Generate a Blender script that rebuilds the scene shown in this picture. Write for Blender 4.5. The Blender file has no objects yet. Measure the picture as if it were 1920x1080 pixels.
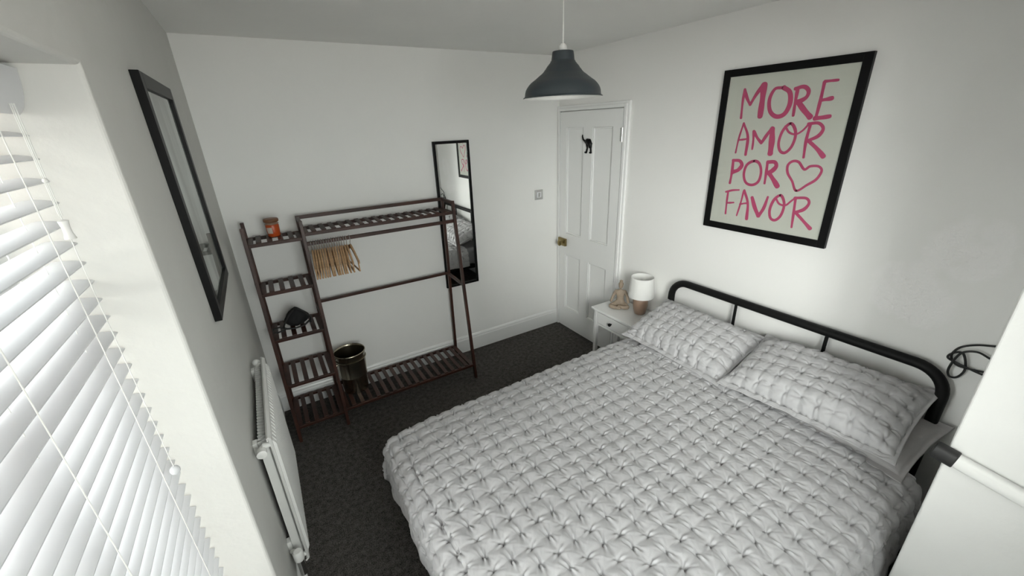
import bpy, bmesh, math, random
import numpy as np
from mathutils import Vector, Matrix
random.seed(7); rng = np.random.default_rng(7)
S = bpy.context.scene
COL = S.collection
R = math.radians

# ---------------------------------------------------------------- camera, sky, exposure
CAMP = Vector((-2.31462, -3.00025, 1.89662))
yaw, pitch, roll = 0.5351, -0.38279, -0.03912
f = Vector((math.sin(yaw)*math.cos(pitch), math.cos(yaw)*math.cos(pitch), math.sin(pitch)))
rt = Vector((math.cos(yaw), -math.sin(yaw), 0)); up = rt.cross(f)
r2 = rt*math.cos(roll) + up*math.sin(roll); u2 = up*math.cos(roll) - rt*math.sin(roll)
cd = bpy.data.cameras.new('camera'); cam = bpy.data.objects.new('camera', cd); COL.objects.link(cam)
cam.matrix_world = Matrix(((r2.x, u2.x, -f.x, CAMP.x), (r2.y, u2.y, -f.y, CAMP.y), (r2.z, u2.z, -f.z, CAMP.z), (0, 0, 0, 1)))
cd.sensor_width = 36; cd.lens = 761.387/1920*36; cd.clip_start = 0.02
S.camera = cam

w = bpy.data.worlds.new('overcast_sky'); S.world = w; w.use_nodes = True
nt = w.node_tree; bg = nt.nodes['Background']
tc = nt.nodes.new('ShaderNodeTexCoord'); sx = nt.nodes.new('ShaderNodeSeparateXYZ'); cr = nt.nodes.new('ShaderNodeValToRGB')
nt.links.new(tc.outputs['Generated'], sx.inputs[0]); nt.links.new(sx.outputs['Z'], cr.inputs['Fac']); nt.links.new(cr.outputs['Color'], bg.inputs['Color'])
cr.color_ramp.elements[0].position = 0.0; cr.color_ramp.elements[0].color = (.84,.845,.83,1)
cr.color_ramp.elements[1].position = 1.0; cr.color_ramp.elements[1].color = (.94,.945,.935,1)
bg.inputs['Strength'].default_value = 4.4
S.view_settings.view_transform = 'Standard'; S.view_settings.look = 'None'
S.view_settings.gamma = 1; S.view_settings.use_curve_mapping = False
S.view_settings.exposure = 1.74
# hazy low sun behind thin cloud: very soft, reaches the room through the blind and the added rear window
sl = bpy.data.lights.new('hazy_sun', 'SUN'); sl.energy = 2.5; sl.angle = R(38); sl.color = (1, .985, .96)
so_ = bpy.data.objects.new('hazy_sun', sl); COL.objects.link(so_)
so_.rotation_euler = Vector((.62,.72,-.18)).to_track_quat('-Z', 'Y').to_euler()
# daylight portal on the window opening (guides the sky's own light, adds none)
pl = bpy.data.lights.new('window_portal', 'AREA'); pl.shape = 'RECTANGLE'; pl.size = .90; pl.size_y = 1.55
pl.cycles.is_portal = True
po = bpy.data.objects.new('window_portal', pl); COL.objects.link(po)
po.location = (-2.93, -2.285, 1.265); po.rotation_euler = (0, R(-90), 0)

pl2 = bpy.data.lights.new('window_portal', 'AREA'); pl2.shape = 'RECTANGLE'; pl2.size = .95; pl2.size_y = 1.10; pl2.cycles.is_portal = True  # portal on the added window behind the camera
po2 = bpy.data.objects.new('window_portal', pl2); COL.objects.link(po2); po2.location = (-1.875, -3.68, 1.60); po2.rotation_euler = (R(90), 0, 0)

# ---------------------------------------------------------------- helpers
class MB:
    def __init__(s): s.v = []; s.f = []
    def add(s, vs, fs):
        n = len(s.v); s.v += [tuple(v) for v in vs]; s.f += [tuple(i+n for i in q) for q in fs]; return s
    def box(s, x0, x1, y0, y1, z0, z1):
        return s.add([(x0,y0,z0),(x1,y0,z0),(x1,y1,z0),(x0,y1,z0),(x0,y0,z1),(x1,y0,z1),(x1,y1,z1),(x0,y1,z1)],
                     [(0,3,2,1),(4,5,6,7),(0,1,5,4),(1,2,6,5),(2,3,7,6),(3,0,4,7)])
    def beam(s, p, q, wd, ht, side=(1,0,0)):
        p = Vector(p); q = Vector(q); d = (q-p).normalized(); a = Vector(side); a = (a-d*a.dot(d)).normalized(); b = d.cross(a)
        vs = [c+a*i*wd/2+b*j*ht/2 for c in (p, q) for i, j in ((-1,-1),(1,-1),(1,1),(-1,1))]
        return s.add(vs, [(0,3,2,1),(4,5,6,7),(0,1,5,4),(1,2,6,5),(2,3,7,6),(3,0,4,7)])
    def tube(s, pts, r, n=10, closed=False):
        pts = [Vector(p) for p in pts]; m = len(pts); rr = r if isinstance(r, (list, tuple)) else [r]*m
        vs = []; prev = None
        for i, p in enumerate(pts):
            if closed: d = pts[(i+1) % m]-pts[i-1]
            else: d = pts[min(i+1, m-1)]-pts[max(i-1, 0)]
            d.normalize()
            if prev is None:
                a = Vector((0,0,1)) if abs(d.z) < .9 else Vector((1,0,0)); a = (a-d*a.dot(d)).normalized()
            else:
                a = prev-d*prev.dot(d); a.normalize()
            prev = a; b = d.cross(a)
            for k in range(n):
                t = 2*math.pi*k/n; vs.append(p+(a*math.cos(t)+b*math.sin(t))*rr[i])
        fs = []
        for i in range(m if closed else m-1):
            j = (i+1) % m
            for k in range(n): fs.append((i*n+k, i*n+(k+1) % n, j*n+(k+1) % n, j*n+k))
        if not closed: fs += [tuple(range(n-1, -1, -1)), tuple((m-1)*n+k for k in range(n))]
        return s.add(vs, fs)
    def lathe(s, prof, n=32, c=(0,0,0), cap=True):
        vs = []; m = len(prof)
        for r, z in prof:
            for k in range(n):
                t = 2*math.pi*k/n; vs.append((c[0]+r*math.cos(t), c[1]+r*math.sin(t), c[2]+z))
        fs = [(i*n+k, i*n+(k+1) % n, (i+1)*n+(k+1) % n, (i+1)*n+k) for i in range(m-1) for k in range(n)]
        if cap: fs += [tuple(range(n-1, -1, -1)), tuple((m-1)*n+k for k in range(n))]
        return s.add(vs, fs)
    def ball(s, c, r, n=16, m=10, sc=(1,1,1)):
        vs = [(c[0], c[1], c[2]-r*sc[2])]; 
        for i in range(1, m):
            t = -math.pi/2+math.pi*i/m
            for k in range(n):
                a = 2*math.pi*k/n; vs.append((c[0]+r*sc[0]*math.cos(t)*math.cos(a), c[1]+r*sc[1]*math.cos(t)*math.sin(a), c[2]+r*sc[2]*math.sin(t)))
        vs.append((c[0], c[1], c[2]+r*sc[2])); top = len(vs)-1
        fs = [(0, 1+(k+1) % n, 1+k) for k in range(n)]
        for i in range(m-2):
            for k in range(n): fs.append((1+i*n+k, 1+i*n+(k+1) % n, 1+(i+1)*n+(k+1) % n, 1+(i+1)*n+k))
        fs += [(top, 1+(m-2)*n+k, 1+(m-2)*n+(k+1) % n) for k in range(n)]
        return s.add(vs, fs)
    def build(s, name, mat, parent=None, smooth=False, bevel=0, seg=2, angle=40, loc=None):
        me = bpy.data.meshes.new(name); me.from_pydata(s.v, [], s.f); me.validate(); me.update()
        bm = bmesh.new(); bm.from_mesh(me); bmesh.ops.recalc_face_normals(bm, faces=bm.faces); bm.to_mesh(me); bm.free()
        me.materials.append(mat)
        if smooth:
            me.shade_smooth() if hasattr(me, 'shade_smooth') else None
            try: me.set_sharp_from_angle(angle=R(angle))
            except Exception: pass
        o = bpy.data.objects.new(name, me); COL.objects.link(o)
        if loc: o.location = loc
        if parent: o.parent = parent
        if bevel:
            b = o.modifiers.new('soft_edges', 'BEVEL'); b.width = bevel; b.segments = seg; b.limit_method = 'ANGLE'; b.angle_limit = R(40)
        return o
def tag(o, label=None, cat=None, group=None, kind=None):
    if label: o['label'] = label
    if cat: o['category'] = cat
    if group: o['group'] = group
    if kind: o['kind'] = kind
    return o
def empty(name, loc, label, cat, group=None, rz=0):
    o = bpy.data.objects.new(name, None); COL.objects.link(o); o.location = loc; o.rotation_euler[2] = rz; o.empty_display_size = .05
    return tag(o, label, cat, group)
def struct(o): o['kind'] = 'structure'; return o
def copy_tree(o, parent=None):
    c = o.copy(); COL.objects.link(c); c.parent = parent
    for ch in list(o.children): copy_tree(ch, c)
    return c
def local(mb, o):                                   # world coordinates into a thing's own frame (unrotated)
    l = o.location; mb.v = [(x-l.x, y-l.y, z-l.z) for x, y, z in mb.v]; return mb

def mat(name, col, rough=.6, metal=0, bump=0, bscale=60, var=0, vscale=4, detail=6, coat=0, trans=0, sheen=0, stretch=None, spec=None, sss=0):
    m = bpy.data.materials.new(name); m.use_nodes = True; nt = m.node_tree; b = nt.nodes['Principled BSDF']
    b.inputs['Base Color'].default_value = (*col, 1); b.inputs['Roughness'].default_value = rough; b.inputs['Metallic'].default_value = metal
    if coat: b.inputs['Coat Weight'].default_value = coat; b.inputs['Coat Roughness'].default_value = .15
    if trans: b.inputs['Transmission Weight'].default_value = trans
    if sheen: b.inputs['Sheen Weight'].default_value = sheen
    if spec is not None: b.inputs['Specular IOR Level'].default_value = spec
    tc = nt.nodes.new('ShaderNodeTexCoord'); src = tc.outputs['Object']
    if stretch:
        mp = nt.nodes.new('ShaderNodeMapping'); mp.inputs['Scale'].default_value = stretch; nt.links.new(src, mp.inputs[0]); src = mp.outputs[0]
    if var:
        n = nt.nodes.new('ShaderNodeTexNoise'); n.inputs['Scale'].default_value = vscale; n.inputs['Detail'].default_value = detail; nt.links.new(src, n.inputs['Vector'])
        r = nt.nodes.new('ShaderNodeValToRGB'); nt.links.new(n.outputs['Fac'], r.inputs['Fac'])
        r.color_ramp.elements[0].position = .3; r.color_ramp.elements[1].position = .7
        r.color_ramp.elements[0].color = (*[c*(1-var) for c in col], 1); r.color_ramp.elements[1].color = (*[min(1, c*(1+var)) for c in col], 1)
        nt.links.new(r.outputs['Color'], b.inputs['Base Color'])
    if bump:
        n = nt.nodes.new('ShaderNodeTexNoise'); n.inputs['Scale'].default_value = bscale; n.inputs['Detail'].default_value = 5; nt.links.new(src, n.inputs['Vector'])
        bp = nt.nodes.new('ShaderNodeBump'); bp.inputs['Strength'].default_value = bump; bp.inputs['Distance'].default_value = .01
        nt.links.new(n.outputs['Fac'], bp.inputs['Height']); nt.links.new(bp.outputs[0], b.inputs['Normal'])
    return m

M = dict(
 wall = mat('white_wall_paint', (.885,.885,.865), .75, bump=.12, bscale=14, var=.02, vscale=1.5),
 wleft = mat('dimmed_window_wall_paint', (.61,.61,.585), .8, bump=.2, bscale=22, var=.02, vscale=5),  # white wall paint, darkened to offset the strong light around the window
 rough = mat('dimmed_rough_plaster_paint', (.62,.62,.605), .8, bump=.22, bscale=22, var=.02, vscale=5),  # same white, toned down against the light that overbrightens the near projection
 ceil = mat('ceiling_paint', (.85,.85,.83), .85, bump=.1, bscale=20, var=.02, vscale=2),
 gloss = mat('white_gloss_paint', (.87,.875,.865), .25, bump=.04, bscale=12),
 upvc = mat('white_window_plastic', (.78,.79,.80), .3),
 slat = mat('white_blind_slat', (.64,.65,.67), .32),
 cord = mat('white_blind_cord', (.72,.72,.70), .8),
 black = mat('black_frame_paint', (.006,.006,.006), .4, spec=.15),
 blackm = mat('black_powder_coat', (.008,.008,.008), .5, spec=.15),
 blackf = mat('black_soft_fabric', (.006,.006,.007), .8, bump=.3, bscale=300),
 wood = mat('dark_red_brown_bamboo', (.042,.013,.007), .45, var=.4, vscale=6, stretch=(1,1,1), bump=.05, bscale=40),
 pale = mat('pale_varnished_wood', (.48,.30,.16), .45, var=.25, vscale=9, stretch=(1,1,6)),
 steel = mat('chrome_metal', (.62,.62,.62), .22, 1),
 bucket = mat('brushed_bucket_metal', (.36,.33,.26), .24, 1, var=.15, vscale=6),
 brass = mat('aged_brass', (.28,.22,.10), .35, 1),
 mirror = mat('mirror_glass', (.88,.89,.88), .015, 1),
 rad = mat('radiator_enamel', (.78,.78,.76), .35),
 fabric = mat('grey_cotton', (.46,.455,.465), .5, bump=.12, bscale=420, sheen=.25),
 fabric2 = mat('grey_plain_cotton', (.40,.385,.385), .75, bump=.25, bscale=30, sheen=.2),
 sheet = mat('grey_mattress_cloth', (.30,.30,.31), .85, bump=.1, bscale=90),
 slate = mat('slate_grey_enamel', (.033,.043,.05), .42),
 inner = mat('white_shade_lining', (.82,.82,.80), .35),
 shade = mat('white_linen_shade', (.80,.80,.78), .85, bump=.15, bscale=260),
 ceramic = mat('brown_terracotta_glaze', (.30,.20,.145), .3, var=.15, vscale=14, coat=.3),
 clay = mat('sandy_clay_figure', (.30,.235,.175), .55, var=.15, vscale=30, bump=.2, bscale=120),
 nstand = mat('white_satin_furniture_paint', (.80,.80,.79), .3),
 wax = mat('orange_red_candle_wax', (.50,.075,.012), .35, var=.2, vscale=12),
 label = mat('pale_paper_label', (.55,.48,.42), .7),
 lid = mat('brown_wooden_lid', (.20,.085,.04), .5, var=.3, vscale=10),
 paper = mat('cream_poster_paper', (.72,.68,.63), .55, coat=.15),
 pink = mat('raspberry_pink_ink', (.60,.075,.19), .5),
 earth = mat('pale_paving', (.42,.36,.33), .9, var=.2, vscale=3),
 rubber = mat('black_rubber', (.01,.01,.01), .6),
)
def glass_mat():
    m = bpy.data.materials.new('clear_glass'); m.use_nodes = True; nt = m.node_tree; nt.nodes.clear()
    o = nt.nodes.new('ShaderNodeOutputMaterial'); t = nt.nodes.new('ShaderNodeBsdfTransparent'); g = nt.nodes.new('ShaderNodeBsdfGlossy'); x = nt.nodes.new('ShaderNodeMixShader'); fr = nt.nodes.new('ShaderNodeFresnel')
    t.inputs[0].default_value = (.95,.97,.96,1); g.inputs['Roughness'].default_value = .02; fr.inputs[0].default_value = 1.45
    ge = nt.nodes.new('ShaderNodeNewGeometry'); sb = nt.nodes.new('ShaderNodeMath'); sb.operation = 'SUBTRACT'; sb.inputs[0].default_value = 1.0; mu = nt.nodes.new('ShaderNodeMath'); mu.operation = 'MULTIPLY'
    nt.links.new(ge.outputs['Backfacing'], sb.inputs[1]); nt.links.new(sb.outputs[0], mu.inputs[0]); nt.links.new(fr.outputs[0], mu.inputs[1]); nt.links.new(mu.outputs[0], x.inputs[0]); nt.links.new(t.outputs[0], x.inputs[1]); nt.links.new(g.outputs[0], x.inputs[2]); nt.links.new(x.outputs[0], o.inputs[0]); return m
M['glass'] = glass_mat()
def carpet_mat():
    m = mat('charcoal_speckled_carpet', (.03,.029,.027), .95, bump=.9, bscale=260); nt = m.node_tree; b = nt.nodes['Principled BSDF']
    tc = nt.nodes.new('ShaderNodeTexCoord'); n = nt.nodes.new('ShaderNodeTexNoise'); n.inputs['Scale'].default_value = 170; n.inputs['Detail'].default_value = 4; n.inputs['Roughness'].default_value = .75
    n2 = nt.nodes.new('ShaderNodeTexNoise'); n2.inputs['Scale'].default_value = 38; n2.inputs['Detail'].default_value = 3
    ad = nt.nodes.new('ShaderNodeMath'); ad.operation = 'MULTIPLY_ADD'; ad.inputs[1].default_value = .35
    nt.links.new(tc.outputs['Object'], n.inputs['Vector']); nt.links.new(tc.outputs['Object'], n2.inputs['Vector'])
    nt.links.new(n2.outputs['Fac'], ad.inputs[0]); nt.links.new(n.outputs['Fac'], ad.inputs[2])
    r = nt.nodes.new('ShaderNodeValToRGB'); e = r.color_ramp.elements; e[0].position = .50; e[0].color = (.010,.0095,.009,1); e[1].position = .86; e[1].color = (.20,.185,.17,1)
    nt.links.new(ad.outputs[0], r.inputs['Fac']); nt.links.new(r.outputs['Color'], b.inputs['Base Color']); b.inputs['Specular IOR Level'].default_value = .1
    return m
M['carpet'] = carpet_mat()
def patch_wall_mat():
    # painted wall with a filled and roughly sanded patch beyond the picture
    m = mat('patched_wall_paint', (.885,.885,.865), .75); nt = m.node_tree; b = nt.nodes['Principled BSDF']
    tc = nt.nodes.new('ShaderNodeTexCoord')
    def blob(c, rad):
        d = nt.nodes.new('ShaderNodeVectorMath'); d.operation = 'DISTANCE'; d.inputs[1].default_value = c
        mp = nt.nodes.new('ShaderNodeMapping'); mp.inputs['Scale'].default_value = (0,1,1); nt.links.new(tc.outputs['Object'], mp.inputs[0]); nt.links.new(mp.outputs[0], d.inputs[0])
        r = nt.nodes.new('ShaderNodeMapRange'); r.inputs[1].default_value = rad*1.3; r.inputs[2].default_value = rad*.4; nt.links.new(d.outputs['Value'], r.inputs[0]); return r.outputs[0]
    a = blob((0,-2.62,1.37), .17); c = blob((0,-2.50,1.14), .2)
    mx = nt.nodes.new('ShaderNodeMath'); mx.operation = 'MAXIMUM'; nt.links.new(a, mx.inputs[0]); nt.links.new(c, mx.inputs[1])
    n = nt.nodes.new('ShaderNodeTexNoise'); n.inputs['Scale'].default_value = 9; n.inputs['Detail'].default_value = 8; nt.links.new(tc.outputs['Object'], n.inputs['Vector'])
    mu = nt.nodes.new('ShaderNodeMath'); mu.operation = 'MULTIPLY'; nt.links.new(mx.outputs[0], mu.inputs[0]); nt.links.new(n.outputs['Fac'], mu.inputs[1])
    r = nt.nodes.new('ShaderNodeValToRGB'); e = r.color_ramp.elements; e[0].position = .3; e[0].color = (0,0,0,1); e[1].position = .42; e[1].color = (1,1,1,1); nt.links.new(mu.outputs[0], r.inputs[0])
    cm = nt.nodes.new('ShaderNodeMix'); cm.data_type = 'RGBA'; cm.inputs[6].default_value = (.885,.88,.86,1); cm.inputs[7].default_value = (.92,.91,.90,1)
    nt.links.new(r.outputs[0], cm.inputs[0]); nt.links.new(cm.outputs[2], b.inputs['Base Color'])
    n3 = nt.nodes.new('ShaderNodeTexNoise'); n3.inputs['Scale'].default_value = 45; n3.inputs['Detail'].default_value = 5; nt.links.new(tc.outputs['Object'], n3.inputs['Vector'])
    ms = nt.nodes.new('ShaderNodeMath'); ms.operation = 'MULTIPLY_ADD'; ms.inputs[1].default_value = .5; ms.inputs[2].default_value = .06; nt.links.new(r.outputs[0], ms.inputs[0])
    bp = nt.nodes.new('ShaderNodeBump'); bp.inputs['Distance'].default_value = .01; nt.links.new(ms.outputs[0], bp.inputs['Strength']); nt.links.new(n3.outputs['Fac'], bp.inputs['Height']); nt.links.new(bp.outputs[0], b.inputs['Normal'])
    return m
M['wallp'] = patch_wall_mat()

# ---------------------------------------------------------------- the room shell
XL, H, YF = -2.549, 2.4, -3.45
WY0, WY1, WZ0, WZ1 = -2.72, -1.85, .50, 2.029       # window opening
struct(MB().box(XL-.3, .1, YF-.1, .1, -.1, 0).build('floor', M['carpet']))
struct(MB().box(XL-.3, .1, YF-.1, .1, H, H+.1).build('ceiling', M['ceil']))
struct(MB().box(XL-.3, .1, 0, .1, 0, H).build('wall_back', M['wall']))
FX0, FX1, FZ0, FZ1 = -2.35, -1.40, 1.05, 2.15        # unseen window added behind the camera to brighten the far walls
mb = MB().box(XL-.3, FX0, YF-.2, YF, 0, H); mb.box(FX1, .1, YF-.2, YF, 0, H); mb.box(FX0, FX1, YF-.2, YF, 0, FZ0); mb.box(FX0, FX1, YF-.2, YF, FZ1, H)
struct(mb.build('wall_front', M['wall']))
struct(MB().box(0, .1, YF, 0, 0, H).build('wall_right', M['wallp']))
def left_wall():
    bm = bmesh.new(); xs = (XL, XL-.30)
    def ring(y0, y1, z0, z1, x): return [bm.verts.new((x, y, z)) for y, z in ((y0,z0),(y1,z0),(y1,z1),(y0,z1))]
    fo, fi, bo, bi = ring(YF,0,0,H,xs[0]), ring(WY0,WY1,WZ0,WZ1,xs[0]), ring(YF,0,0,H,xs[1]), ring(WY0,WY1,WZ0,WZ1,xs[1])
    for a, b in ((fo,fi),(bi,bo),(fi,bi),(bo,fo)):
        for k in range(4): bm.faces.new((a[k], a[(k+1) % 4], b[(k+1) % 4], b[k]))
    bmesh.ops.recalc_face_normals(bm, faces=bm.faces)
    ed = [e for e in bm.edges if e.verts[0] in fi and e.verts[1] in fi]
    bmesh.ops.bevel(bm, geom=ed, offset=.008, segments=3, profile=.5, affect='EDGES')
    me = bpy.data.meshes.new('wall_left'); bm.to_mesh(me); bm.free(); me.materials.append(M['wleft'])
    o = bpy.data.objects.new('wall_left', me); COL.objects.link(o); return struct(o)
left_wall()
# boxed-in projection right beside the camera
XB, YB = -0.80, -2.862
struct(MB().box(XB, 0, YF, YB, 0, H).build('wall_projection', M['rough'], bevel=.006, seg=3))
def skirting(name, p0, p1, n):
    # profile: flat board, small step and rounded top
    p0, p1, n = Vector(p0), Vector(p1), Vector(n); prof = [(0,0),(.018,0),(.018,.118),(.014,.128),(.014,.138),(.009,.148),(.003,.153),(0,.153)]
    vs = [q+n*a+Vector((0,0,b)) for q in (p0, p1) for a, b in prof]; k = len(prof)
    mb = MB().add(vs, [(i, i+1, k+i+1, k+i) for i in range(k-1)]+[tuple(range(k)), tuple(range(2*k-1, k-1, -1))])
    return struct(mb.build(name, M['gloss']))
skirting('baseboard_back', (XL, 0, 0), (0, 0, 0), (0,-1,0))
skirting('baseboard_left', (XL, YF, 0), (XL, 0, 0), (1,0,0))
skirting('baseboard_right', (0, YB, 0), (0, -.845, 0), (-1,0,0))
# window sill board
struct(MB().box(XL-.285, XL-.012, WY0+.002, WY1-.002, WZ0, WZ0+.025).build('trim_sill', M['gloss'], bevel=.006))
# window frame with glass
wf = bpy.data.objects.new('window_1', None); COL.objects.link(wf); wf.location = (-2.80, (WY0+WY1)/2, WZ0+.025); struct(wf)
wx0, wx1, wz0 = -2.835, -2.775, WZ0+.027
def wpart(mb, name, m, **k): return local(mb, wf).build(name, m, wf, **k)
ym = (WY0+WY1)/2; fw = .055
wpart(MB().box(wx0,wx1,WY0+.003,WY0+fw,wz0,WZ1-.003), 'window_jamb', M['upvc'], bevel=.006)
wpart(MB().box(wx0,wx1,WY1-fw,WY1-.003,wz0,WZ1-.003), 'window_jamb', M['upvc'], bevel=.006)
wpart(MB().box(wx0,wx1,WY0+fw,WY1-fw,wz0,wz0+fw), 'window_rail', M['upvc'], bevel=.006)
wpart(MB().box(wx0,wx1,WY0+fw,WY1-fw,WZ1-fw,WZ1-.003), 'window_rail', M['upvc'], bevel=.006)
wpart(MB().box(wx0,wx1,ym-.035,ym+.035,wz0+fw,WZ1-fw), 'window_mullion', M['upvc'], bevel=.006)
wpart(MB().box(wx0,wx1,ym+.035,WY1-fw,1.60,1.65), 'window_transom', M['upvc'], bevel=.006)
wpart(MB().box(-2.812,-2.808,WY0+fw,ym-.035,wz0+fw,WZ1-fw), 'window_pane', M['glass'])
wpart(MB().box(-2.812,-2.808,ym+.035,WY1-fw,wz0+fw,1.60), 'window_pane', M['glass'])
wpart(MB().box(-2.812,-2.808,ym+.035,WY1-fw,1.65,WZ1-fw), 'window_pane', M['glass'])
w2 = bpy.data.objects.new('window_added_fill', None); COL.objects.link(w2); w2.location = ((FX0+FX1)/2, YF-.14, FZ0); struct(w2)
def w2part(mb, name, m, **k): return local(mb, w2).build(name, m, w2, **k)
fy0, fy1, xm = YF-.17, YF-.11, (FX0+FX1)/2
for a_, b_, c_, d_, nm_ in ((FX0,FX0+.05,FZ0,FZ1,'window_jamb'),(FX1-.05,FX1,FZ0,FZ1,'window_jamb'),(xm-.03,xm+.03,FZ0+.05,FZ1-.05,'window_mullion'),(FX0+.05,FX1-.05,FZ0,FZ0+.05,'window_rail'),(FX0+.05,FX1-.05,FZ1-.05,FZ1,'window_rail')):
    w2part(MB().box(a_,b_,fy0,fy1,c_,d_), nm_, M['upvc'], bevel=.006)
for a_, b_ in ((FX0+.05,xm-.03),(xm+.03,FX1-.05)): w2part(MB().box(a_,b_,YF-.142,YF-.138,FZ0+.05,FZ1-.05), 'window_pane', M['glass'])
# ground outside, one storey down
tag(MB().box(-30, 20, -30, 20, -3.1, -3.0).build('ground_outside', M['earth']), kind='structure')

# the house opposite, glimpsed between the upper slats
M['brick'] = mat('pale_brown_brick', (.42,.37,.34), .9, var=.2, vscale=5)
M['tile'] = mat('grey_roof_tile', (.12,.11,.11), .8)
nh = empty('neighbour_house', (-11.5, -3, -3.0), 'brown brick house opposite, glimpsed between the upper blind slats', 'house')
local(MB().box(-14, -9, -13, 7, -3.0, 0.0), nh).build('wall', M['brick'], nh)
local(MB().add([(-14.3,-13.3,0.0),(-8.7,-13.3,0.0),(-11.5,-13.3,.9),(-14.3,7.3,0.0),(-8.7,7.3,0.0),(-11.5,7.3,.9)],[(0,1,2),(3,5,4),(0,3,4,1),(1,4,5,2),(2,5,3,0)]), nh).build('roof', M['tile'], nh)
for y in (-11,-8,-5,-2,1,4):
    for z in (-1.6,):
        fr_ = local(MB().box(-9.02,-8.96,y,y+1.1,z,z+1.3), nh).build('window', M['upvc'], nh)
        local(MB().box(-8.96,-8.95,y+.08,y+1.02,z+.08,z+1.22), nh).build('pane', M['black'], fr_)

# unseen brick block added outside to shade the blind and window reveal
tag(MB().box(-4.1, XL-.31, -3.05, -2.83, -3.0, 3.0).build('wall_added_for_shade', M['brick']), kind='structure')

# ---------------------------------------------------------------- door in the right wall
door = bpy.data.objects.new('door_1', None); COL.objects.link(door); door.location = (0, -.40, 0); struct(door)
def dpart(mb, name, m, p=door, **k):
    return local(mb, door).build(name, m, p, **k)
PAN = [(-.345,-.135,.955,1.855),(-.672,-.452,.955,1.855),(-.345,-.135,.215,.755),(-.672,-.452,.215,.755)]
dy0, dy1, dz1 = -.765, -.048, 1.975
mb = MB(); xf, xr = -.024, -.007
ys = [dy0,-.672,-.452,-.345,-.135,dy1]; zs = [.008,.215,.755,.955,1.855,dz1]
for i in range(5):
    for j in range(5):
        if (i in (1,3)) and (j in (1,3)): continue
        mb.box(xf, -.002, ys[i], ys[i+1], zs[j], zs[j+1])
leaf = dpart(mb, 'door_leaf', M['gloss'])
for (y0,y1,z0,z1) in PAN:
    p = MB().box(xr, -.003, y0, y1, z0, z1); dpart(p, 'door_panel', M['gloss'])
    b = .012; q = MB()
    for (a,bb,c,d) in ((y0,y0+b,z0,z1),(y1-b,y1,z0,z1),(y0+b,y1-b,z0,z0+b),(y0+b,y1-b,z1-b,z1)): q.box(xr-.012, xr, a, bb, c, d)
    dpart(q, 'panel_moulding', M['gloss'], bevel=.004)
mb = MB()
for k, (w_, d_) in enumerate(((.042,.020),(.024,.030))):
    mb.box(-d_, 0, dy0-.008-w_, dy0-.008, 0, dz1+.006+w_); mb.box(-d_, 0, dy1+.006, min(dy1+.006+w_, -.001), 0, dz1+.006+w_); mb.box(-d_, 0, dy0-.008, dy1+.006, dz1+.006, dz1+.006+w_)
dpart(mb, 'door_frame', M['gloss'], bevel=.003)
for z in (1.80, .35):
    h = MB().box(-.027, -.02, dy0-.012, dy0+.02, z-.045, z+.045); h.tube([(-.03, dy0-.004, z-.05), (-.03, dy0-.004, z+.05)], .007, 10)
    dpart(h, 'hinge', M['gloss'] if z < 1 else M['steel'], smooth=True, bevel=.001)
lk = MB().box(-.045, -.022, -.155, -.050, .835, .905); l = dpart(lk, 'rim_lock', M['brass'], bevel=.004)
kb = MB(); kb.tube([(-.045,-.125,.87),(-.062,-.125,.87),(-.07,-.125,.87),(-.09,-.125,.87),(-.098,-.125,.87)], [.009,.009,.024,.026,.014], 18); dpart(kb, 'door_knob', M['brass'], smooth=True)

# cat-shaped hook on the door
cat = empty('cat_hook', (-.011, -.40, 1.66), 'small black cat-shaped hook with raised tail on the white door', 'hook')
cx = -.022
c = MB(); c.box(cx-.001, cx+.010, -.445, -.378, 1.656, 1.664)
body = MB(); body.tube([(cx,-.375,1.742),(cx,-.395,1.752),(cx,-.418,1.748),(cx,-.432,1.728),(cx,-.436,1.70)], [.014,.021,.025,.022,.014], 14)
local(body, cat).build('body', M['black'], cat, smooth=True)
for yy, t in ((-.438, -.442), (-.398, -.388)):
    lg = MB().tube([(cx,yy+.004,1.735),(cx,yy,1.70),(cx,t,1.664)], [.014,.010,.010], 10); lg.ball((cx-.004,t+.004,1.667), .012, 10, 6, (1,1.3,.7)); local(lg, cat).build('leg', M['black'], cat, smooth=True)
tl = MB().tube([(cx,-.380,1.745),(cx-.004,-.366,1.752),(cx-.012,-.356,1.765),(cx-.016,-.352,1.785),(cx-.013,-.349,1.800)], [.010,.008,.007,.006,.004], 10); local(tl, cat).build('tail', M['black'], cat, smooth=True)
local(c, cat).build('base_plate', M['black'], cat)

# light switch on the back wall
sw = empty('light_switch', (-.226, 0, 1.31), 'square brushed chrome light switch on the back wall by the door', 'light switch')
local(MB().box(-.269,-.183,-.008,0,1.267,1.353), sw).build('plate', M['steel'], sw, bevel=.003)
local(MB().box(-.250,-.202,-.010,-.008,1.286,1.334), sw).build('insert', M['upvc'], sw, bevel=.001)
local(MB().add([(-.234,-.010,1.328),(-.218,-.010,1.328),(-.218,-.010,1.292),(-.234,-.010,1.292),(-.234,-.018,1.328),(-.218,-.018,1.328),(-.218,-.011,1.292),(-.234,-.011,1.292)],
   [(0,1,2,3),(4,7,6,5),(0,4,5,1),(1,5,6,2),(2,6,7,3),(3,7,4,0)]), sw).build('rocker', M['steel'], sw)

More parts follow.
